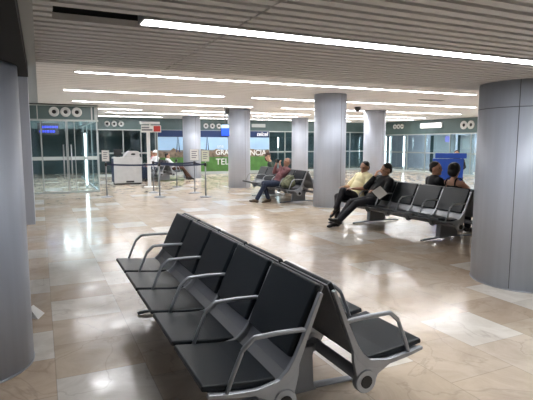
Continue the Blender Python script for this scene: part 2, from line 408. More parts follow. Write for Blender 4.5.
# ------------------------------------------------------------------ benches
BL = 2.89; PITCH = BL / 5
def make_bench(label):
    t = thing('waiting_bench', label, 'bench', (0, 0, 0), 0, 'back to back rows of black airport seats')
    for s in (-1, 1):                        # the two rows, back to back
        fl = lambda pts: [(s * u, z) for u, z in pts]
        b = new(); tube(b, [(s * .25, -BL / 2 + .01, .30), (s * .25, BL / 2 - .01, .30)], .034, 16); link('beam', b, M['alu_dark'], t)
        for k in range(6):
            y = -BL / 2 + k * PITCH
            b = new()
            rail = [(.655, .412), (.55, .392), (.42, .378), (.33, .376), (.265, .395), (.215, .44), (.18, .50), (.137, .60), (.078, .74), (.038, .835)]
            ribbon_y(b, fl(rail), [.020, .024, .030, .040, .050, .050, .040, .030, .024, .020], y - .014, y + .014)
            prism_y(b, fl([(.315, .275), (.335, .32), (.42, .365), (.42, .39), (.24, .42), (.165, .50), (.17, .42), (.192, .33), (.19, .28)]), y - .013, y + .013)
            fr = link('side_frame', b, M['alu'], t, .004)
            b = new(); cyl(b, (s * .25, y - .022, .295), .066, .044, 'y', 28); link('hub_ring', b, M['alu'], fr, .005)
            b = new(); cyl(b, (s * .25, y - .026, .295), .036, .052, 'y', 24); link('hub_cap', b, M['hub'], fr)
            b = new(); tube(b, [(s * u, y, z) for u, z in [(.108, .640), (.15, .654), (.28, .660), (.408, .658), (.416, .656), (.423, .651), (.468, .612), (.474, .605), (.479, .595), (.525, .49), (.560, .40)]], .0105, 10, rv=.013)
            link('armrest', b, M['alu'], t)
        for k in range(5):
            y0 = -BL / 2 + k * PITCH + .020; y1 = y0 + PITCH - .040
            b = new(); ribbon_y(b, fl([(.64, .410), (.45, .378), (.33, .372), (.27, .385), (.218, .425), (.180, .485), (.135, .575), (.068, .73), (.012, .862)]), .008, y0, y1)
            sh = link('seat_shell', b, M['steel'], t)
            b = new(); ribbon_y(b, fl([(.675, .438), (.55, .420), (.42, .404), (.285, .400)]), [.030, .036, .036, .032], y0 + .004, y1 - .004); link('seat_pad', b, M['leather'], sh, .009, segs=3)
            b = new(); ribbon_y(b, fl([(.200, .505), (.150, .62), (.088, .75), (.032, .870)]), [.034, .040, .040, .032], y0 + .004, y1 - .004); link('back_pad', b, M['leather'], sh, .013, segs=3)
    for y in (-BL / 2 + .50, BL / 2 - .50):
        b = new()
        ring_loft(b, [[Vector((sx * hx, y + sy * hy, z)) for sx, sy in ((-1, -1), (1, -1), (1, 1), (-1, 1))] for hx, hy, z in ((.22, .055, .03), (.20, .05, .06), (.19, .05, .26), (.21, .045, .33))], smooth=False)
        pd = link('pedestal', b, M['alu_dark'], t, .01)
        b = new(); bx(b, -.27, .27, y - .03, y + .03, .285, .335); link('cross_bar', b, M['alu_dark'], pd, .006)
        b = new()
        tube(b, [(-.56, y, .014), (-.50, y, .022), (-.25, y, .034), (0, y, .042), (.25, y, .034), (.50, y, .022), (.56, y, .014)], [.018, .028, .036, .042, .036, .028, .018], 12, rv=.014)
        link('foot_bar', b, M['alu_dark'], pd)
    return t
bench0 = make_bench('empty back to back row of black seats with armrests nearest the camera')
bench0.location = (1.31, 3.50, 0)
dup(bench0, (6.13, 6.87, 0), 0, 'row of black seats on the right carrying the man in yellow and three others')
dup(bench0, (6.3, 12.35, 0), 0, 'row of dark seats behind the big column carrying the reclining man')
dup(bench0, (4.75, 21.3, 0), 0, 'far row of dark seats in front of the billboard, behind the barrier belts')

# ------------------------------------------------------------------ people
DG = bpy.context.evaluated_depsgraph_get
def bake(name, bm, m, parent, vox, smooth=4):
    o = link(name, bm, m, parent)
    r = o.modifiers.new('r', 'REMESH'); r.mode = 'VOXEL'; r.voxel_size = vox; r.use_smooth_shade = True
    if smooth:
        s = o.modifiers.new('s', 'SMOOTH'); s.factor = .5; s.iterations = smooth
    bpy.context.view_layer.update()
    me = bpy.data.meshes.new_from_object(o.evaluated_get(DG()))
    o.modifiers.clear(); old = o.data; o.data = me; bpy.data.meshes.remove(old); me.name = name
    if not me.materials: me.materials.append(m)
    for p in me.polygons: p.use_smooth = True
    return o

def lerp(a, b, t): return a + (b - a) * t
def person(label, loc, rz, J, top, legs, shoe, skin, hairm, vox=.010, sleeve='long', hairstyle='short', hat=None, female=False, bulk=0.):
    t = thing('person', label, 'person', loc, rz)
    V = lambda k: Vector(J[k])
    pel, neck = V('pelvis'), V('neck'); sp = (neck - pel)
    sl = J.get('shoulder_line', (0, 1, 0)); sl = Vector(sl).normalized()
    fwd = sl.cross(sp.normalized()).normalized()
    R = Matrix((fwd, sl, sp.normalized())).transposed()
    f = .9 if female else 1.
    sh = {'l': neck - sp.normalized() * .065 + sl * (.185 + bulk) * f, 'r': neck - sp.normalized() * .065 - sl * (.185 + bulk) * f}
    for q in 'lr':
        if 'shoulder_' + q in J: sh[q] = V('shoulder_' + q)
    hip = {'l': pel + Vector((.03, .085, -.03)), 'r': pel + Vector((.03, -.085, -.03))}
    belly = pel + sp * .35 + fwd * .02; chest = pel + sp * .68
    def torso(b, g, low=True):
        g = g + bulk
        if low: ellipsoid(b, pel, (.125 + g, .165 * (1.04 if female else 1) + g, .125 + g), R)
        ellipsoid(b, belly, (.115 + g, .150 * f + g, .17 + g), R)
        ellipsoid(b, chest, (.115 + g, .160 * f + g, .19 + g), R)
        capsule(b, lerp(sh['l'], chest, .12), lerp(sh['r'], chest, .12), .066 + g, .066 + g)
    hd = V('head'); hy, hp = J.get('head_yaw', 0), J.get('head_pitch', 0)
    HR = Matrix.Rotation(hy, 3, 'Z') @ Matrix.Rotation(hp, 3, 'Y')
    HS = 1.06
    H = lambda x, y, z: hd + HR @ (Vector((x, y, z)) * HS)
    # body: one continuous surface
    b = new(); torso(b, -.012)
    capsule(b, neck - sp.normalized() * .05, lerp(neck, hd, .6), .058, .052)
    ellipsoid(b, H(-.012, 0, .018), tuple(HS * q_ for q_ in (.096, .076, .104)), HR); ellipsoid(b, H(.018, 0, -.045), tuple(HS * q_ for q_ in (.068, .058, .068)), HR)
    capsule(b, H(.075, 0, .02), H(.098, 0, -.022), .011, .016); ellipsoid(b, H(.07, 0, -.088), tuple(HS * q_ for q_ in (.024, .026, .02)), HR)
    for s in (-1, 1):
        ellipsoid(b, H(-.008, s * .078, -.008), tuple(HS * q_ for q_ in (.018, .010, .031)), HR); ellipsoid(b, H(.070, s * .034, .030), tuple(HS * q_ for q_ in (.020, .024, .010)), HR)
    for q, s in (('l', 1), ('r', -1)):
        el, wr = V('elbow_' + q), V('wrist_' + q)
        capsule(b, sh[q], el, .050, .040); capsule(b, el, wr, .040, .027)
        # hand with palm, four fingers and a thumb
        d = Vector(J.get('hand_' + q, wr - el)).normalized()
        nrm = Vector(J.get('palm_' + q, (0, -s, 0))); nrm = (nrm - d * nrm.dot(d)).normalized()
        sd = d.cross(nrm).normalized() * s
        for w_ in (-.027, -.009, .009, .027): capsule(b, wr + sd * w_ * .6, wr + d * .085 + sd * w_, .014, .012, 8)
        curl = J.get('curl', .45)
        for w_, ln in ((-.031, .062), (-.011, .076), (.011, .080), (.031, .070)):
            p0 = wr + d * .085 + sd * w_
            d1 = (d * math.cos(curl) + nrm * math.sin(curl)); d2 = (d * math.cos(curl * 2.2) + nrm * math.sin(curl * 2.2))
            p1 = p0 + d1 * ln * .52; capsule(b, p0, p1, .0105, .0098, 8); capsule(b, p1, p1 + d2 * ln * .48, .0098, .0088, 8)
        p0 = wr + d * .03 + sd * .03; p1 = p0 + (d * .6 + sd * .7 + nrm * .3).normalized() * .042
        capsule(b, p0, p1, .014, .012, 8); capsule(b, p1, p1 + (d * .9 + sd * .2 + nrm * .4).normalized() * .034, .0115, .010, 8)
        kn, an = V('knee_' + q), V('ankle_' + q)
        capsule(b, hip[q], kn, .078, .052); capsule(b, kn, lerp(kn, an, .35), .052, .054); capsule(b, lerp(kn, an, .35), an, .054, .036)
        td = Vector(J.get('toe_' + q, (1, 0, -.25))).normalized()
        capsule(b, an - Vector((0, 0, .02)), an + td * .13 - Vector((0, 0, .028)), .038, .030)
    bake('body', b, skin, t, vox)
    # shirt
    b = new(); torso(b, .006, low=True)
    if sleeve != 'tank':
        for q in 'lr':
            el, wr = V('elbow_' + q), V('wrist_' + q)
            capsule(b, sh[q], lerp(sh[q], el, 1 if sleeve == 'long' else .78), .066, .056 if sleeve == 'long' else .060)
            if sleeve == 'long': capsule(b, el, lerp(el, wr, .9), .056, .040)
        if sleeve == 'long': capsule(b, neck - sp.normalized() * .06, neck - sp.normalized() * .005, .072, .064)
    if sleeve == 'tank':
        b.free(); b = new()
        ellipsoid(b, pel, (.131, .172, .131), R); ellipsoid(b, belly, (.122, .150, .19), R); ellipsoid(b, lerp(belly, chest, .75), (.124, .152, .16), R)
        for s in (-1, 1):
            pts = [chest + fwd * (.10 * math.cos(a)) + sl * s * (.085 + .02 * abs(math.cos(a))) + sp.normalized() * (.06 + .105 * math.sin(a)) for a in [PI * k / 8 for k in range(9)]]
            for p, q_ in zip(pts, pts[1:]): capsule(b, p, q_, .016, .016, 8)
    bake('shirt', b, top, t, max(vox, .011), 5)
    # trousers
    b = new(); ellipsoid(b, pel - Vector((0, 0, .01)), (.138, .178, .115), R)
    for q in 'lr':
        kn, an = V('knee_' + q), V('ankle_' + q); e = lerp(kn, an, .93)
        capsule(b, hip[q], kn, .096, .068); capsule(b, kn, e, .066, .058)
    bake('trousers', b, legs, t, max(vox, .011), 4)
    for q in 'lr':
        an = V('ankle_' + q); td = Vector(J.get('toe_' + q, (1, 0, -.25))).normalized()
        up = Vector((0, 0, 1)); up = (up - td * up.dot(td)).normalized(); sd = up.cross(td); SR = Matrix((td, sd, up)).transposed()
        b = new(); base = an - up * .035
        ellipsoid(b, base + td * .145, (.085, .048, .034), SR); ellipsoid(b, base + td * .06 + up * .008, (.10, .043, .045), SR); ellipsoid(b, base - td * .025, (.050, .040, .045), SR)
        capsule(b, base, an + up * .02, .044, .044)
        bake('shoe', b, shoe, t, .011, 2)
    # hair and face
    b = new()
    if hairstyle == 'short':
        ellipsoid(b, H(-.030, 0, .052), tuple(HS * q_ for q_ in (.094, .081, .080)), HR); ellipsoid(b, H(-.062, 0, .0), tuple(HS * q_ for q_ in (.050, .074, .075)), HR)
    elif hairstyle == 'bun':
        ellipsoid(b, H(-.030, 0, .040), tuple(HS * q_ for q_ in (.110, .098, .105)), HR); ellipsoid(b, H(-.075, 0, -.015), tuple(HS * q_ for q_ in (.070, .085, .085)), HR); ellipsoid(b, H(-.105, 0, .075), tuple(HS * q_ for q_ in (.055, .06, .055)), HR)
    elif hairstyle == 'long':
        ellipsoid(b, H(-.028, 0, .042), tuple(HS * q_ for q_ in (.104, .090, .098)), HR); ellipsoid(b, H(-.065, 0, -.04), tuple(HS * q_ for q_ in (.058, .085, .11)), HR)
    elif hairstyle == 'receding':
        ellipsoid(b, H(-.050, 0, .030), tuple(HS * q_ for q_ in (.082, .084, .085)), HR)
    bake('hair', b, hairm, t, max(vox, .010), 1)
    for s in (-1, 1):
        b = new(); ellipsoid(b, H(.074, s * .032, .016), tuple(HS * q_ for q_ in (.010, .014, .008)), HR, 10, 6); link('eye', b, M['eye'], t)
        b = new(); capsule(b, H(.084, s * .017, .036), H(.066, s * .048, .037), .006, .005, 8); link('eyebrow', b, hairm, t)
    b = new(); capsule(b, H(.083, -.022, -.052), H(.083, .022, -.052), .007, .007, 8); link('mouth', b, M['lips'], t)
    if hat:
        b = new(); ellipsoid(b, H(-.012, 0, .062), tuple(HS * q_ for q_ in (.108, .092, .078)), HR); c_ = H(.09, 0, .058)
        ellipsoid(b, c_, (.075, .07, .012), HR); bake('cap', b, hat, t, .011, 2)
    return t

SEATED = dict(pelvis=(0, 0, .545), neck=(-.09, 0, 1.02), head=(-.065, 0, 1.155), knee_l=(.43, .11, .53), knee_r=(.43, -.11, .53), ankle_l=(.44, .12, .085), ankle_r=(.44, -.12, .085),
              elbow_l=(.03, .25, .74), elbow_r=(.03, -.25, .74), wrist_l=(.25, .13, .64), wrist_r=(.25, -.13, .64))
def pose(**k):
    d = dict(SEATED); d.update(k); return d
# man in yellow: leans back with one knee up over the other leg
person('man in pale yellow shirt and black trousers sitting at the far end of the bench', (5.79, 8.02, 0), PI,
       pose(pelvis=(.02, 0, .545), neck=(-.18, .02, .975), head=(-.15, .03, 1.10), head_yaw=.3, head_pitch=.15, knee_r=(.40, -.10, .53), ankle_r=(.42, -.07, .085),
            knee_l=(.37, .03, .66), ankle_l=(.47, -.04, .30), toe_l=(.75, -.1, -.75), elbow_l=(-.02, .27, .70), wrist_l=(.20, .14, .70), elbow_r=(.06, -.24, .70), wrist_r=(.27, -.08, .72), palm_l=(0, 0, -1), palm_r=(0, 0, -1)),
       M['yellow'], M['darknavy'], M['shoe'], M['skin_d'], M['hair'], .010, 'short', bulk=.02)
person('man in black with outstretched legs holding a folded white paper on his lap', (5.79, 7.42, 0), PI,
       pose(pelvis=(.06, 0, .535), neck=(-.17, .10, .96), head=(-.14, .12, 1.085), head_yaw=-.2, head_pitch=.2, shoulder_line=(.1, 1, -.05), knee_l=(.46, .02, .47), ankle_l=(.78, -.06, .16), knee_r=(.46, -.16, .47), ankle_r=(.74, -.20, .09), toe_l=(.9, -.1, .3), toe_r=(1, 0, -.1),
            elbow_l=(.02, .30, .70), wrist_l=(.20, .27, .72), palm_l=(0, 0, -1), elbow_r=(.12, -.14, .76), wrist_r=(.03, .01, .97), hand_r=(-.3, .25, .9), palm_r=(-1, .3, 0)),
       M['blackcloth'], M['darknavy'], M['shoe'], M['skin_d'], M['hair'], .010, 'long', bulk=.012)
person('man in dark shirt on the far side of the right bench turning to the woman', (6.47, 6.54, 0), 0,
       pose(neck=(-.07, 0, 1.0), head=(-.05, -.02, 1.14), head_yaw=-1.15, shoulder_line=(.25, 1, 0)), M['blackcloth'], M['darknavy'], M['shoe'], M['skin_d'], M['hair'], .011, 'short')
person('woman with bound black hair and dark strappy top seen from behind', (6.47, 6.08, 0), 0,
       pose(neck=(-.07, 0, .985), head=(-.04, .02, 1.125), head_yaw=.35, elbow_r=(.10, -.26, .74), elbow_l=(.08, .24, .74)), M['blackcloth'], M['darknavy'], M['shoe'], M['skin_l'], M['hair'], .011, 'tank', 'bun', female=True)
person('man in plum top and navy jeans reclining with legs stretched out', (5.93, 11.70, 0), PI,
       pose(pelvis=(.12, 0, .53), neck=(-.15, 0, .93), head=(-.17, 0, 1.07), head_pitch=-.15, head_yaw=.2, knee_l=(.54, .10, .50), ankle_l=(.80, .12, .10), knee_r=(.50, -.08, .52), ankle_r=(.38, -.02, .085), toe_l=(1, .1, .1),
            elbow_l=(.08, .22, .78), wrist_l=(.10, .12, 1.0), hand_l=(.0, -.2, 1), palm_l=(-1, -.2, 0), elbow_r=(.12, -.2, .80), wrist_r=(.14, -.06, 1.0), hand_r=(0, .2, 1), palm_r=(-1, .2, 0)),
       M['plum'], M['jeans'], M['shoe_b'], M['skin'], M['hair_g'], .012, 'long', 'receding')
person('woman with dark brown hair beyond the reclining man, face turned to the camera', (6.64, 13.52, 0), .0,
       pose(pelvis=(.0, .03, .545), neck=(-.10, .20, 1.01), head=(-.13, .27, 1.16), head_yaw=-1.75, head_pitch=.1, shoulder_line=(.6, .8, 0), elbow_r=(-.16, -.06, .84), wrist_r=(-.14, .10, 1.0), hand_r=(.1, .4, .9)), M['greencloth'], M['darknavy'], M['shoe'], M['skin_l'], M['hair_b'], .012, 'long', 'long', female=True)
person('person in white shirt and white cap on the far bench', (4.40, 20.75, 0), PI * 1.1,
       pose(head_yaw=.3, elbow_l=(.12, .22, .74), wrist_l=(.2, .05, .86)), M['whitecloth'], M['jeans'], M['shoe'], M['skin_d'], M['hair'], .015, 'long', 'short', hat=M['white'])
person('person in pink top close beside the one in the white cap', (4.40, 21.3, 0), PI, pose(head=(-.04, 0, 1.15), head_yaw=.5), M['pinkcloth'], M['jeans'], M['shoe'], M['skin_d'], M['hair'], .015, 'short')
person('man in white shirt and brown trousers lounging on the far bench beside the column', (5.13, 20.85, 0), -.25,
       pose(pelvis=(.12, 0, .52), neck=(-.16, 0, .90), head=(-.12, 0, 1.04), knee_l=(.52, .1, .52), knee_r=(.50, -.1, .54), ankle_l=(.72, .12, .09), ankle_r=(.86, -.10, .10)), M['whitecloth'], M['brown'], M['shoe'], M['skin_d'], M['hair'], .014, 'long')
person('person with black hair sitting behind the blue counter', (12.28, 11.60, .08), -2.4, pose(), M['blackcloth'], M['darknavy'], M['shoe'], M['skin'], M['hair'], .015, 'long')
# a chair under the one behind the counter
t = thing('office_chair', 'dark office chair behind the blue counter', 'chair', (12.28, 11.60, 0), -2.4)
b = new(); bx(b, -.22, .24, -.23, .23, .44, .505); link('seat', b, M['black'], t, .02)
b = new(); bx(b, -.27, -.22, -.21, .21, .58, 1.0); bx(b, -.26, -.23, -.03, .03, .44, .60); link('backrest', b, M['black'], t, .015)
b = new(); cyl(b, (0, 0, .06), .03, .38, n=16)
for k in range(5):
    a = 2 * PI * k / 5; tube(b, [(0, 0, .09), (.26 * math.cos(a), .26 * math.sin(a), .05)], .02, 8); cyl(b, (.26 * math.cos(a), .26 * math.sin(a), 0), .025, .05, n=12)
link('base', b, M['black'], t)

# things they hold or have put down
t = thing('newspaper', 'folded white paper held on the lap of the man in black', 'newspaper', (5.58, 7.03, .70))
r_ = Vector((.90, -.42, 0)).normalized(); u_ = Vector((.30, .38, .87)).normalized(); n_ = r_.cross(u_)
for nm, m_, q, off in (('sheet', M['paper'], 1., 0), ('back_sheet', M['paper'], .96, -.008)):
    e1 = (r_ * .15 + u_ * .11) * q; e2 = (r_ * .14 - u_ * .155) * q; b = new()
    c_ = n_ * off + (r_ * .02 if nm == 'print' else Vector())
    ring_loft(b, [[c_ + n_ * h + e1 * a_ + e2 * d_ for a_, d_ in ((-.5, -.5), (.5, -.5), (.5, .5), (-.5, .5))] for h in (-.002, .002)], smooth=False)
    link(nm, b, m_, t)
t = thing('camera', 'small black device held up before the face of the reclining man', 'camera', (5.80, 11.70, 1.115), 0)
b = new(); bx(b, -.025, .02, -.075, .075, -.045, .05); link('case', b, M['black'], t, .008)
b = new(); cyl(b, (-.06, 0, 0), .033, .04, 'x', 20); link('lens', b, M['hub'], t)
t = thing('backpack', 'slouched olive backpack on the seat next to the reclining man', 'bag', (5.86, 11.14, .43), 0)
b = new(); ellipsoid(b, (0, 0, .12), (.18, .19, .13)); ellipsoid(b, (.05, .02, .22), (.13, .16, .11)); ellipsoid(b, (-.12, -.02, .09), (.10, .15, .09)); bake('pouch', b, M['camo'], t, .014, 3)
b = new()
for s in (-1, 1): tube(b, [(-.20, s * .07, .10), (-.12, s * .09, .21), (0, s * .10, .30), (.10, s * .09, .325)], .014, 8)
link('strap', b, M['strap'], t)

# ------------------------------------------------------------------ barrier posts, belts, signs, podium
def post(x, y, label, sign=None):
    t = thing('barrier_post', label, 'barrier post', (x, y, 0), 0, 'belt barrier posts')
    b = new(); ring_loft(b, [[Vector((rr * math.cos(2 * PI * k / 28), rr * math.sin(2 * PI * k / 28), z)) for k in range(28)] for rr, z in ((.17, 0), (.17, .012), (.10, .028), (.035, .045))]); link('base', b, M['alu_dark'], t)
    b = new(); cyl(b, (0, 0, .04),   .021, .90, n=18); link('pole', b, M['alu_dark'], t)
    b = new(); cyl(b, (0, 0, .92), .036, .10, n=20); link('belt_head', b, M['black'], t)
    if sign:
        w, z0, z1, m = sign
        b = new(); cyl(b, (0, 0, 1.02), .010, z0 - 1.0, n=10); bx(b, -w / 2 - .012, w / 2 + .012, -.008, .008, z0 - .012, z1 + .012)
        fr = link('sign_frame', b, M['alu'], t); fr.rotation_euler = (0, 0, -.43)
        b = new(); bx(b, -w / 2, w / 2, -.0095, -.0082, z0, z1); link('sheet', b, m, fr)
        b = new(); q = z1 - z0
        for k in range(4): bx(b, -w * .32, w * (.32 - .12 * (k % 2)), -.0108, -.0097, z1 - q * (.24 + .18 * k), z1 - q * (.17 + .18 * k))
        link('print', b, M['print_'], fr)
    return t
PA, PB, PCC, PD, PE, PF = (1.73, 14.9), (3.16, 14.24), (4.40, 13.66), (4.44, 14.91), (3.27, 15.6), (4.46, 17.25)
post(*PA, 'barrier post with a white notice, nearest the glass entrance', (.20, 1.07, 1.38, M['paper']))
post(*PB, 'plain barrier post in front of the tall white sign pole')
post(*PCC, 'barrier post with a cream notice, rightmost of the belt barriers', (.21, 1.07, 1.38, M['cream']))
post(*PD, 'barrier post with a white notice in front of the far left column', (.27, 1.05, 1.40, M['paper']))
post(*PE, 'plain barrier post just right of the beige counter')
post(*PF, 'plain barrier post farthest back, in front of the lounging man')
def belt(a, c, label):
    a3, c3 = Vector((*a, .975)), Vector((*c, .975)); d = (c3 - a3).normalized(); n = Vector((-d.y, d.x, 0))
    a3 += d * .038; c3 -= d * .038; b = new(); rings = []
    for k in range(9):
        p = lerp(a3, c3, k / 8); p = p - Vector((0, 0, .03 * (1 - (2 * k / 8 - 1) ** 2)))
        rings.append([p + n * s * .0015 + Vector((0, 0, q * .025)) for s, q in ((-1, -1), (1, -1), (1, 1), (-1, 1))])
    ring_loft(b, rings, smooth=False); tag(link('barrier_belt', b, M['navy']), label, 'barrier belt', 'belts between barrier posts')
belt(PA, PB, 'dark belt from the white notice post to the plain post, passing the beige counter')
belt(PB, PCC, 'dark belt from the plain post to the cream notice post')
belt(PE, PD, 'dark belt running behind the front belts to the white notice post by the column')
belt(PD, PCC, 'short dark belt between the white notice post and the cream notice post')

t = thing('sign_pole', 'tall white sign pole with a black and red board on top', 'sign', (3.55, 17.65, 0), -.3)
b = new(); bx(b, -.06, .06, -.03, .03, .02, 2.0); bx(b, -.2, .2, -.15, .15, 0, .02); link('pole', b, M['white'], t, .005)
b = new(); bx(b, .30, .335, -.02, .02, 0.02, 2.0); bx(b, .22, .41, -.12, .12, 0, .02); link('side_pole', b, M['mullion'], t)
b = new(); bx(b, -.24, .46, -.03, .03, 1.98, 2.23); bd = link('board', b, M['paper'], t, .005)
b = new(); bx(b, .20, .44, -.035, -.0305, 2.01, 2.21); link('red_field', b, M['red'], bd)
b = new(); bx(b, -.22, .16, -.034, -.0305, 2.04, 2.10); bx(b, -.22, .05, -.034, -.0305, 2.13, 2.18); link('print', b, M['print_'], bd)
b = new(); bx(b, -.28, .42, -.03, .03, 2.27, 2.36); bx(b, .05, .09, -.01, .01, 2.23, 2.27); link('top_board', b, M['white'], t, .005)

t = thing('counter', 'beige security counter with a raised slanted top behind the belts', 'counter', (3.02, 19.35, 0), 0)
b = new(); prism_y(b, [(-.52, .06), (.52, .06), (.52, 1.02), (.50, 1.06), (-.50, 1.06), (-.52, 1.02)], -.32, .32); link('cabinet', b, M['beige'], t, .012)
b = new(); prism_y(b, [(-.12, 1.06), (.47, 1.06), (.45, 1.26), (.38, 1.29), (.10, 1.29), (.02, 1.24)], -.28, .28); hd_ = link('monitor_hood', b, M['beige'], t, .012)
b = new(); ellipsoid(b, (.22, -.282, 1.17), (.09, .012, .035)); link('handle_slot', b, M['black'], hd_)
b = new(); bx(b, -.48, .48, -.28, .28, 0, .06); link('plinth', b, M['black'], t)
b = new(); bx(b, -.08, .22, -.326, -.3205, .08, .15); link('vent_slot', b, M['black'], t)
b = new(); bx(b, -.535, -.522, -.30, .30, .1, 1.0); link('side_panel', b, M['navy'], t)
t = thing('monitor', 'black monitor standing at the left end of the beige counter', 'monitor', (2.70, 19.35, 1.06), .5)
b = new(); bx(b, -.17, .17, -.02, .02, .06, .30); link('screen_case', b, M['black'], t, .006)
b = new(); cyl(b, (0, 0, .012), .02, .06, n=12); cyl(b, (0, 0, 0), .09, .012, n=20); link('stand', b, M['black'], t)

t = thing('counter', 'bright blue counter behind the couple on the right bench', 'counter', (11.52, 11.20, 0), -.76)
b = new(); bx(b, -.46, .42, -.30, -.26, 0, 1.12); bx(b, -.46, -.42, -.26, .2, 0, 1.12); bx(b, .38, .42, -.26, .2, 0, 1.135); link('front_panel', b, M['bluedesk'], t, .006)
b = new(); bx(b, -.40, .50, -.33, -.15, 1.135, 1.29); link('top_ledge', b, M['bluedesk'], t, .008)
b = new(); bx(b, -.42, .38, -.26, .20, .70, .735); link('desk_top', b, M['beige'], t, .005)

# scrap of paper on the floor by the nearest column
b = new()
v = [b.verts.new(p) for p in ((-.10, .02, .004), (.02, -.10, .004), (.075, .03, .012), (-.02, .10, .085), (-.05, -.02, .095), (.0, .0, .03))]
for f in ((0, 1, 5), (1, 2, 5), (2, 3, 5), (3, 4, 5), (4, 0, 5), (0, 4, 1), (4, 3, 2), (4, 2, 1)): b.faces.new([v[i] for i in f])
o = link('paper_scrap', b, M['paper'], loc=(-.115, 4.80, 0)); tag(o, 'crumpled white paper scrap on the floor beside the nearest column', 'paper')
sm = o.modifiers.new('solid', 'SOLIDIFY'); sm.thickness = .003

# ------------------------------------------------------------------ hanging screen on the column
t = thing('screen', 'glowing blue information screen hung on the column', 'screen', (5.74, 15.58, 2.03), -.36)
b = new(); bx(b, -.145, .145, -.03, .04, -.21, .21); link('case', b, M['black'], t, .01)
b = new(); bx(b, -.13, .13, -.034, -.031, -.19, .07); dsp = link('display', b, M['screen'], t)
b = new(); bx(b, -.13, .13, -.034, -.031, .071, .19); link('title_bar', b, M['screenw'], dsp)
b = new(); cyl(b, (0, .01, .20), .018, .57, n=14); link('hanger', b, M['alu_dark'], t)
t = thing('ceiling_loudspeaker', 'small dark box under the ceiling on the left of the screen column', 'loudspeaker', (5.98, 15.98, 2.664), -.3)
b = new(); bx(b, -.07, .07, -.06, .06, -.06, .14); link('cabinet', b, M['alu_dark'], t, .008)
b = new(); bx(b, -.055, .055, -.066, -.061, -.045, .10); link('grille', b, M['black'], t)

# ------------------------------------------------------------------ glass entrance box on the left
def nozzle(x, y, z, r, label, axis='y'):
    t = thing('air_nozzle', label, 'air nozzle', (x, y, z), 0 if axis == 'y' else -PI / 2, 'round air nozzles on the headers')
    b = new(); n = 28
    prof = [(r, 0), (r, -.03), (r * .92, -.05), (r * .62, -.045), (r * .42, -.02), (r * .40, 0)]
    ring_loft(b, [[Vector((q * math.cos(2 * PI * k / n), dy, q * math.sin(2 * PI * k / n))) for k in range(n)] for q, dy in prof], closed_ends=False)
    link('ring', b, M['nozzle'], t)
    b = new(); ellipsoid(b, (0, -.005, 0), (r * .42, .012, r * .42)); link('opening', b, M['black'], t)
BY = 16.6
WH = ['leftmost', 'middle one', 'rightmost']
b = new(); bx(b, -.28, 1.71, BY - .12, BY + .12, 2.30, 2.80, 0)
struct('window_1', b, M['header'])
b = new(); bx(b, -.30, 1.73, BY - .16, BY + .16, 2.285, 2.335); bx(b, -.30, 1.73, BY - .14, BY + .14, 2.74, 2.79); bx(b, 1.52, 1.56, BY - .135, BY - .12, 2.33, 2.75); bx(b, 1.62, 1.71, BY - .14, BY - .12, 2.30, 2.79); bx(b, -.05, -.02, BY - .135, BY - .12, 2.33, 2.75)
struct('trim_2', b, M['headtrim'])
b = new(); bx(b, -.30, 1.73, BY - .2, BY - .165, 2.775, 2.80); struct('trim_3', b, M['black'])
for k, x in enumerate((.44, .77, 1.10)): nozzle(x, BY - .12, 2.565, .15, 'round air nozzle above the glass entrance at left, %s of its three' % WH[k])
def glassbox(bm, x0, x1, y0, y1, z0, z1): bx(bm, x0, x1, y0, y1, z0, z1)
b = new(); bx(b, -.28, .02, BY - .006, BY + .006, .06, 2.285); bx(b, 1.02, 1.69, BY - .006, BY + .006, .06, 2.285)
w = struct('window_2', b, M['glass'])
b = new(); bx(b, -.28, .02, BY - .012, BY - .007, 1.06, 1.17); bx(b, 1.02, 1.69, BY - .012, BY - .007, 1.06, 1.17); link('frosted_band', b, M['frost'], w)
b = new(); bx(b, -.28, 1.71, BY - .04, BY + .04, 0, .06); bx(b, -.28, -.24, BY - .03, BY + .03, 0, 2.3); bx(b, 1.67, 1.71, BY - .03, BY + .03, 0, 2.3); bx(b, .02, .06, BY - .03, BY + .03, 0, 2.3); bx(b, 1.0, 1.02, BY - .02, BY + .02, 0, 2.3); link('window_frame', b, M['mullion'], w)
for k, (xa, xb, hx) in enumerate(((.065, .775, .66), (.785, .995, .89))):
    b = new(); bx(b, xa, xb, BY - .006, BY + .006, .07, 2.28); d = struct('door_%d' % (k + 1), b, M['glass'])
    b = new(); bx(b, xa, xb, BY - .012, BY - .007, 1.06, 1.17); link('frosted_band', b, M['frost'], d)
    b = new(); bx(b, xb - .03 if k == 0 else xa, xb if k == 0 else xa + .03, BY - .02, BY + .02, .07, 2.28); link('door_frame', b, M['mullion'], d)
    b = new(); tube(b, [(hx, BY - .07, .45), (hx, BY - .07, 1.55)], .02, 12)
    for z in (.55, 1.45): tube(b, [(hx, BY - .07, z), (hx, BY - .012, z)], .012, 8)
    link('door_handle', b, M['alu'], d)
b = new(); bx(b, 1.684, 1.696, BY + .05, 23.9, .06, 2.285); w = struct('window_3', b, M['glass'])
b = new(); bx(b, 1.66, 1.72, BY + .05, 23.9, 0, .06); bx(b, 1.66, 1.72, BY + .05, 23.9, 2.285, 2.34)
for y in (18.4, 20.2, 22.0): bx(b, 1.67, 1.71, y, y + .04, .06, 2.285)
link('window_frame', b, M['mullion'], w)
b = new(); bx(b, 1.698, 1.703, BY + .05, 23.9, 1.06, 1.17); link('frosted_band', b, M['frost'], w)
b = new(); bx(b, 1.60, 1.75, BY + .125, 23.9, 2.345, 2.80); struct('wall_entrance', b, M['header'])
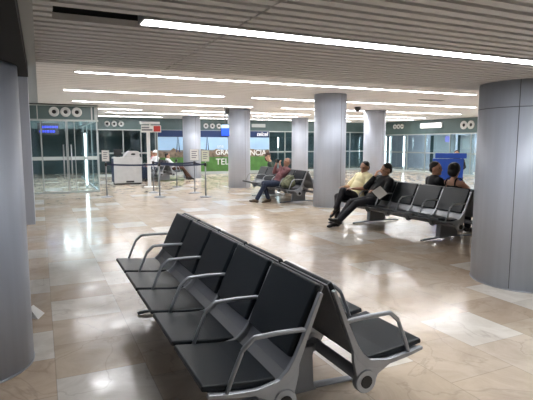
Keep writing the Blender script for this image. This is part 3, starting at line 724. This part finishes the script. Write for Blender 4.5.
def vtube(x, y, z0, z1, label):
    t = thing('tube_light', label, 'tube light', (x, y, 0), 0, 'upright tube lights')
    b = new(); bx(b, -.045, .045, 0, .04, 0, z1); link('housing', b, M['mullion'], t)
    b = new(); cyl(b, (0, -.025, z0), .024, z1 - z0 - .02, n=14); link('tube', b, M['lamp_soft'], t)
vtube(1.45, 18.2, .12, 1.95, 'upright white tube light inside the glass entrance box')
t = thing('led_sign', 'blue glowing text panel inside the glass entrance', 'sign', (.30, 19.4, 2.10), 0)
b = new(); bx(b, -.36, .36, 0, .05, -.22, .22); link('case', b, M['black'], t)
b = new(); rr_ = random.Random(3)
for row, (xa, xb) in enumerate(((-.20, .30), (-.30, .20))):
    x = xa
    while x < xb:
        q = rr_.uniform(.03, .08); bx(b, x, x + q, -.006, -.001, .04 - row * .16, .12 - row * .16); x += q + .03
link('glowing_dots', b, M['led'], t)

# ------------------------------------------------------------------ back wall (y = 24)
BW = 24.
b = new(); bx(b, -1.6, X1 + .1, BW - .12, BW + .12, 2.23, 2.80); struct('wall_back', b, M['header'])
b = new(); bx(b, 1.75, X1, BW - .16, BW - .125, 2.20, 2.25); struct('trim_4', b, M['headtrim'])
b = new(); bx(b, 1.75, X1, BW - .08, BW + .08, 0, .10); struct('baseboard_back', b, M['headtrim'])
b = new(); bx(b, 1.72, 5.2, BW - .006, BW + .006, .10, 2.23); w = struct('window_4', b, M['glass'])
b = new()
for x in (1.75, 2.45, 3.6, 4.45, 5.15): bx(b, x, x + .05, BW - .03, BW + .03, .10, 2.2)
bx(b, 1.72, 5.2, BW - .03, BW + .03, 1.08, 1.15)
link('window_frame', b, M['mullion'], w)
b = new(); bx(b, 11.35, X1, BW - .006, BW + .006, .10, 2.23); w = struct('window_5', b, M['glass'])
b = new()
for x in (11.36, 12.35, 13.4, 14.5, 15.6, 16.7, 17.8): bx(b, x, x + .05, BW - .03, BW + .03, .10, 2.2)
bx(b, 11.35, X1, BW - .03, BW + .03, 1.08, 1.15)
link('window_frame', b, M['mullion'], w)
b = new(); bx(b, -1.6, X1 + 6, 27.2, 27.3, 0, 3.); struct('wall_far', b, M['teal'])
for k, x in enumerate((2.9, 3.22, 3.54)): nozzle(x, BW - .12, 2.50, .13, 'round air nozzle on the back header left of the sign pole, %s of three' % WH[k])
for k, x in enumerate((7.75, 8.10, 8.45)): nozzle(x, BW - .12, 2.47, .13, 'round air nozzle above the billboard beside the blue screen, %s of three' % WH[k])
for k, (x, z0, z1, lb) in enumerate(((12.75, 1.35, 1.95, 'upright tube light behind the back glass, left of the far slim column'), (14.0, 1.2, 2.0, 'upright tube light behind the back glass, beside the far slim column'))): vtube(x, 25.6, z0, z1, lb)
b = new(); bx(b, 15.9, 16.5, BW + .5, BW + .55, 0, 2.0); tag(link('poster', b, M['black']), 'dark poster panel behind the back glass, between two columns', 'poster')
b = new(); bx(b, 4.9, 6.2, BW - .17, BW - .125, 2.46, 2.66); tag(link('header_sign', b, M['header']), 'long blank panel on the back header left of the far column', 'sign')
b = new(); bx(b, 10.3, 11.1, BW - .17, BW - .125, 2.44, 2.62); tag(link('header_sign', b, M['headtrim']), 'pale blank panel on the back header above the right billboard end', 'sign')

# billboard with a printed landscape
t = thing('billboard', 'long billboard with blue sky and green field along the back wall', 'billboard', (0, BW - .2, 0))
XA, XB = 5.25, 11.30
b = new(); bx(b, XA, XB, 0, .06, 0, 2.23); link('backing', b, M['alu_dark'], t)
b = new(); bx(b, XA, XB, -.010, -.001, 1.25, 1.92); link('sky', b, M['skyp'], t)
b = new(); rr_ = random.Random(9); pts = [(XA, .80)]; x = XA
tops = []
while x < XB:
    tops.append((x, 1.22 + rr_.uniform(-.07, .16))); x += rr_.uniform(.12, .35)
poly = [(XA, .75)] + tops + [(XB, 1.2), (XB, .75)]
for (xa, za), (xb, zb) in zip(tops, tops[1:] + [(XB, 1.2)]):
    prism_y(b, [(xa, .75), (xb, .75), (xb, zb), (xa, za)], -.016, -.002)
link('town_skyline', b, M['townp'], t)
b = new(); bx(b, XA, XB, -.020, -.003, .14, .88); link('grass', b, M['grassp'], t)
b = new(); bx(b, XA, XB, -.030, -.001, 0, .135); link('base_strip', b, M['headtrim'], t)
b = new(); bx(b, XA, XB, -.024, -.001, 1.90, 2.23); link('blue_band', b, M['bluep'], t)
b = new()
for x in (6.25, 7.78):
    b = new()
    prism_y(b, [(x - .10, 1.15), (x - .05, 1.15), (x - .005, 1.9), (x - .02, 1.9)], -.02, -.012); prism_y(b, [(x + .05, 1.15), (x + .10, 1.15), (x + .02, 1.9), (x + .005, 1.9)], -.02, -.012)
    link('printed_tower', b, M['bluep'], t)
text_mesh('lettering', 'GRAN', .36, M['letters'], t, (8.22, -.026, 1.0), (PI / 2, 0, 0), bold=True)
text_mesh('lettering', 'ENCIA', .40, M['letters'], t, (9.95, -.026, .95), (PI / 2, 0, 0), bold=True)
text_mesh('lettering', 'TELCEL', .46, M['letters'], t, (8.22, -.026, .48), (PI / 2, 0, 0), bold=False)
text_mesh('lettering', 'una', .26, M['letters'], t, (8.3, -.026, 1.36), (PI / 2, 0, 0))
text_mesh('lettering', 'telcel', .30, M['letters'], t, (10.55, -.030, 1.98), (PI / 2, 0, 0), bold=True, shear=.25)

# ------------------------------------------------------------------ right glass wall (x = 18.5)
b = new(); bx(b, X1 - .12, X1 + .12, -6, BW + .1, 2.05, 2.80); struct('wall_right', b, M['header'])
b = new(); bx(b, X1 - .16, X1 - .125, -6, BW - .2, 2.03, 2.08); struct('trim_5', b, M['headtrim'])
b = new(); bx(b, X1 - .08, X1 + .08, -6, BW - .1, 0, .1); struct('baseboard_right', b, M['headtrim'])
b = new(); bx(b, X1 - .006, X1 + .006, -6, BW - .15, .10, 2.05); w = struct('window_6', b, M['glass'])
b = new()
for y in (-4, -2, 0, 2, 4, 6, 8, 10, 12, 13.5, 15.1, 16.6, 17.9, 19.6, 21.0, 22.4): bx(b, X1 - .03, X1 + .03, y, y + .05, .1, 2.03)
bx(b, X1 - .03, X1 + .03, -6, BW - .2, 1.05, 1.12)
link('window_frame', b, M['mullion'], w)
b = new(); bx(b, X1 + 3.4, X1 + 3.5, -6, 30, 0, 3.); struct('wall_corridor', b, M['bluegrey'])
b = new(); bx(b, X1 + .5, X1 + .6, 18.15, 19.55, .05, 2.0); struct('wall_panel', b, M['pale'])
b = new(); bx(b, X1 + .5, X1 + .6, 16.95, 17.75, .05, 2.0); struct('wall_partition', b, M['pale'])
b = new(); bx(b, X1 + .7, X1 + .8, 19.7, 20.0, .05, 2.0); bx(b, X1 + .7, X1 + .8, 17.8, 18.1, .05, 2.0); struct('wall_recess', b, M['teal'])
for k, (y, lb) in enumerate(((23.05, 'upright tube light behind the right glass wall, left of the pair'), (23.5, 'upright tube light behind the right glass wall, nearest the corner'), (21.85, 'long upright tube light behind the right glass wall, right of the pair'))):
    t = thing('tube_light', lb, 'tube light', (X1 + .5, y, 0), 0, 'upright tube lights')
    b = new(); bx(b, 0, .05, -.05, .05, 0, 2.0); link('housing', b, M['white'], t)
    b = new(); cyl(b, (-.03, 0, .27), .03, 1.7, n=14); link('tube', b, M['lamp_soft'], t)
t = thing('lit_sign', 'white backlit sign board on the header of the right glass wall', 'sign', (X1 - .2, 19.1, 2.50), 0)
b = new(); bx(b, 0, .07, -.75, .75, -.13, .13); link('case', b, M['white'], t, .01)
b = new(); bx(b, -.004, -.0005, -.72, .72, -.11, .11); link('panel', b, mat('sign_glow', (.9, .9, .9), .5, emit=(1, .98, .98), estr=.9), t)
t = thing('violet_sign', 'faint violet glowing square sign behind the right glass wall', 'sign', (X1 + .49, 18.55, 1.80), 0)
b = new(); bx(b, -.05, 0, -.17, .17, -.17, .17); link('case', b, M['white'], t)
b = new(); bx(b, -.054, -.0505, -.15, .15, -.15, .15); link('panel', b, M['purple'], t)
for k, y in enumerate((21.95, 21.65, 21.35)): nozzle(X1 - .12, y, 2.52, .13, 'bright air nozzle on the right header beside the farthest corner, %s of three' % WH[k], 'x')
for k, y in enumerate((17.0, 16.58)): nozzle(X1 - .12, y, 2.45, .20, 'large air nozzle on the right header at the wide column, %s of two' % ('left' if k == 0 else 'right'), 'x')
b = new(); bx(b, X1 + .46, X1 + .505, 17.0, 17.6, 1.3, 1.9); tag(link('notice_board', b, M['white']), 'white notice board behind the right glass wall by the wide column', 'notice board')

# room lighting behind the glass: unseen lamps added to brighten those rooms
def room_lamp(x, y, z, sx, sy, label, e=1.):
    t = thing('ceiling_light', label, 'ceiling light', (x, y, z), 0, 'lights in the rooms behind glass')
    b = new(); bx(b, -sx - .02, sx + .02, -sy - .02, sy + .02, 0, .05); link('housing', b, M['lampbody'], t)
    b = new(); bx(b, -sx, sx, -sy, sy, -.012, -.001); link('diffuser', b, M['lamp'], t)
room_lamp(X1 + 1.9, 20.5, 2.74, .13, 2.6, 'ceiling light in the corridor behind the right glass, far one')
room_lamp(X1 + 1.9, 13.5, 2.74, .13, 2.6, 'ceiling light in the corridor behind the right glass, near one')
room_lamp(.75, 18.4, 2.74, .7, .3, 'ceiling light inside the glass entrance box, near the doors')
room_lamp(.75, 22.0, 2.74, .7, .3, 'ceiling light inside the glass entrance box, farther in')
room_lamp(14.5, 25.6, 2.74, 1.6, .06, 'ceiling light in the dim room behind the back glass')

# ------------------------------------------------------------------ world, camera, view
w = bpy.data.worlds.new('World'); bpy.context.scene.world = w; w.use_nodes = True
w.node_tree.nodes['Background'].inputs[0].default_value = (.55, .6, .65, 1); w.node_tree.nodes['Background'].inputs[1].default_value = .12
cam = bpy.data.cameras.new('camera'); co = bpy.data.objects.new('camera', cam); C.objects.link(co)
cam.sensor_width = 36; cam.lens = 480 / 533 * 36; cam.clip_start = .05; cam.clip_end = 100
co.location = (0, 0, 1.6); co.rotation_euler = (PI / 2 - math.atan(57 / 480), 0, -math.radians(25.1))
sc = bpy.context.scene; sc.camera = co
sc.view_settings.view_transform = 'Standard'; sc.view_settings.look = 'None'; sc.view_settings.gamma = 1; sc.view_settings.exposure = 1.85
sc.view_settings.use_curve_mapping = False
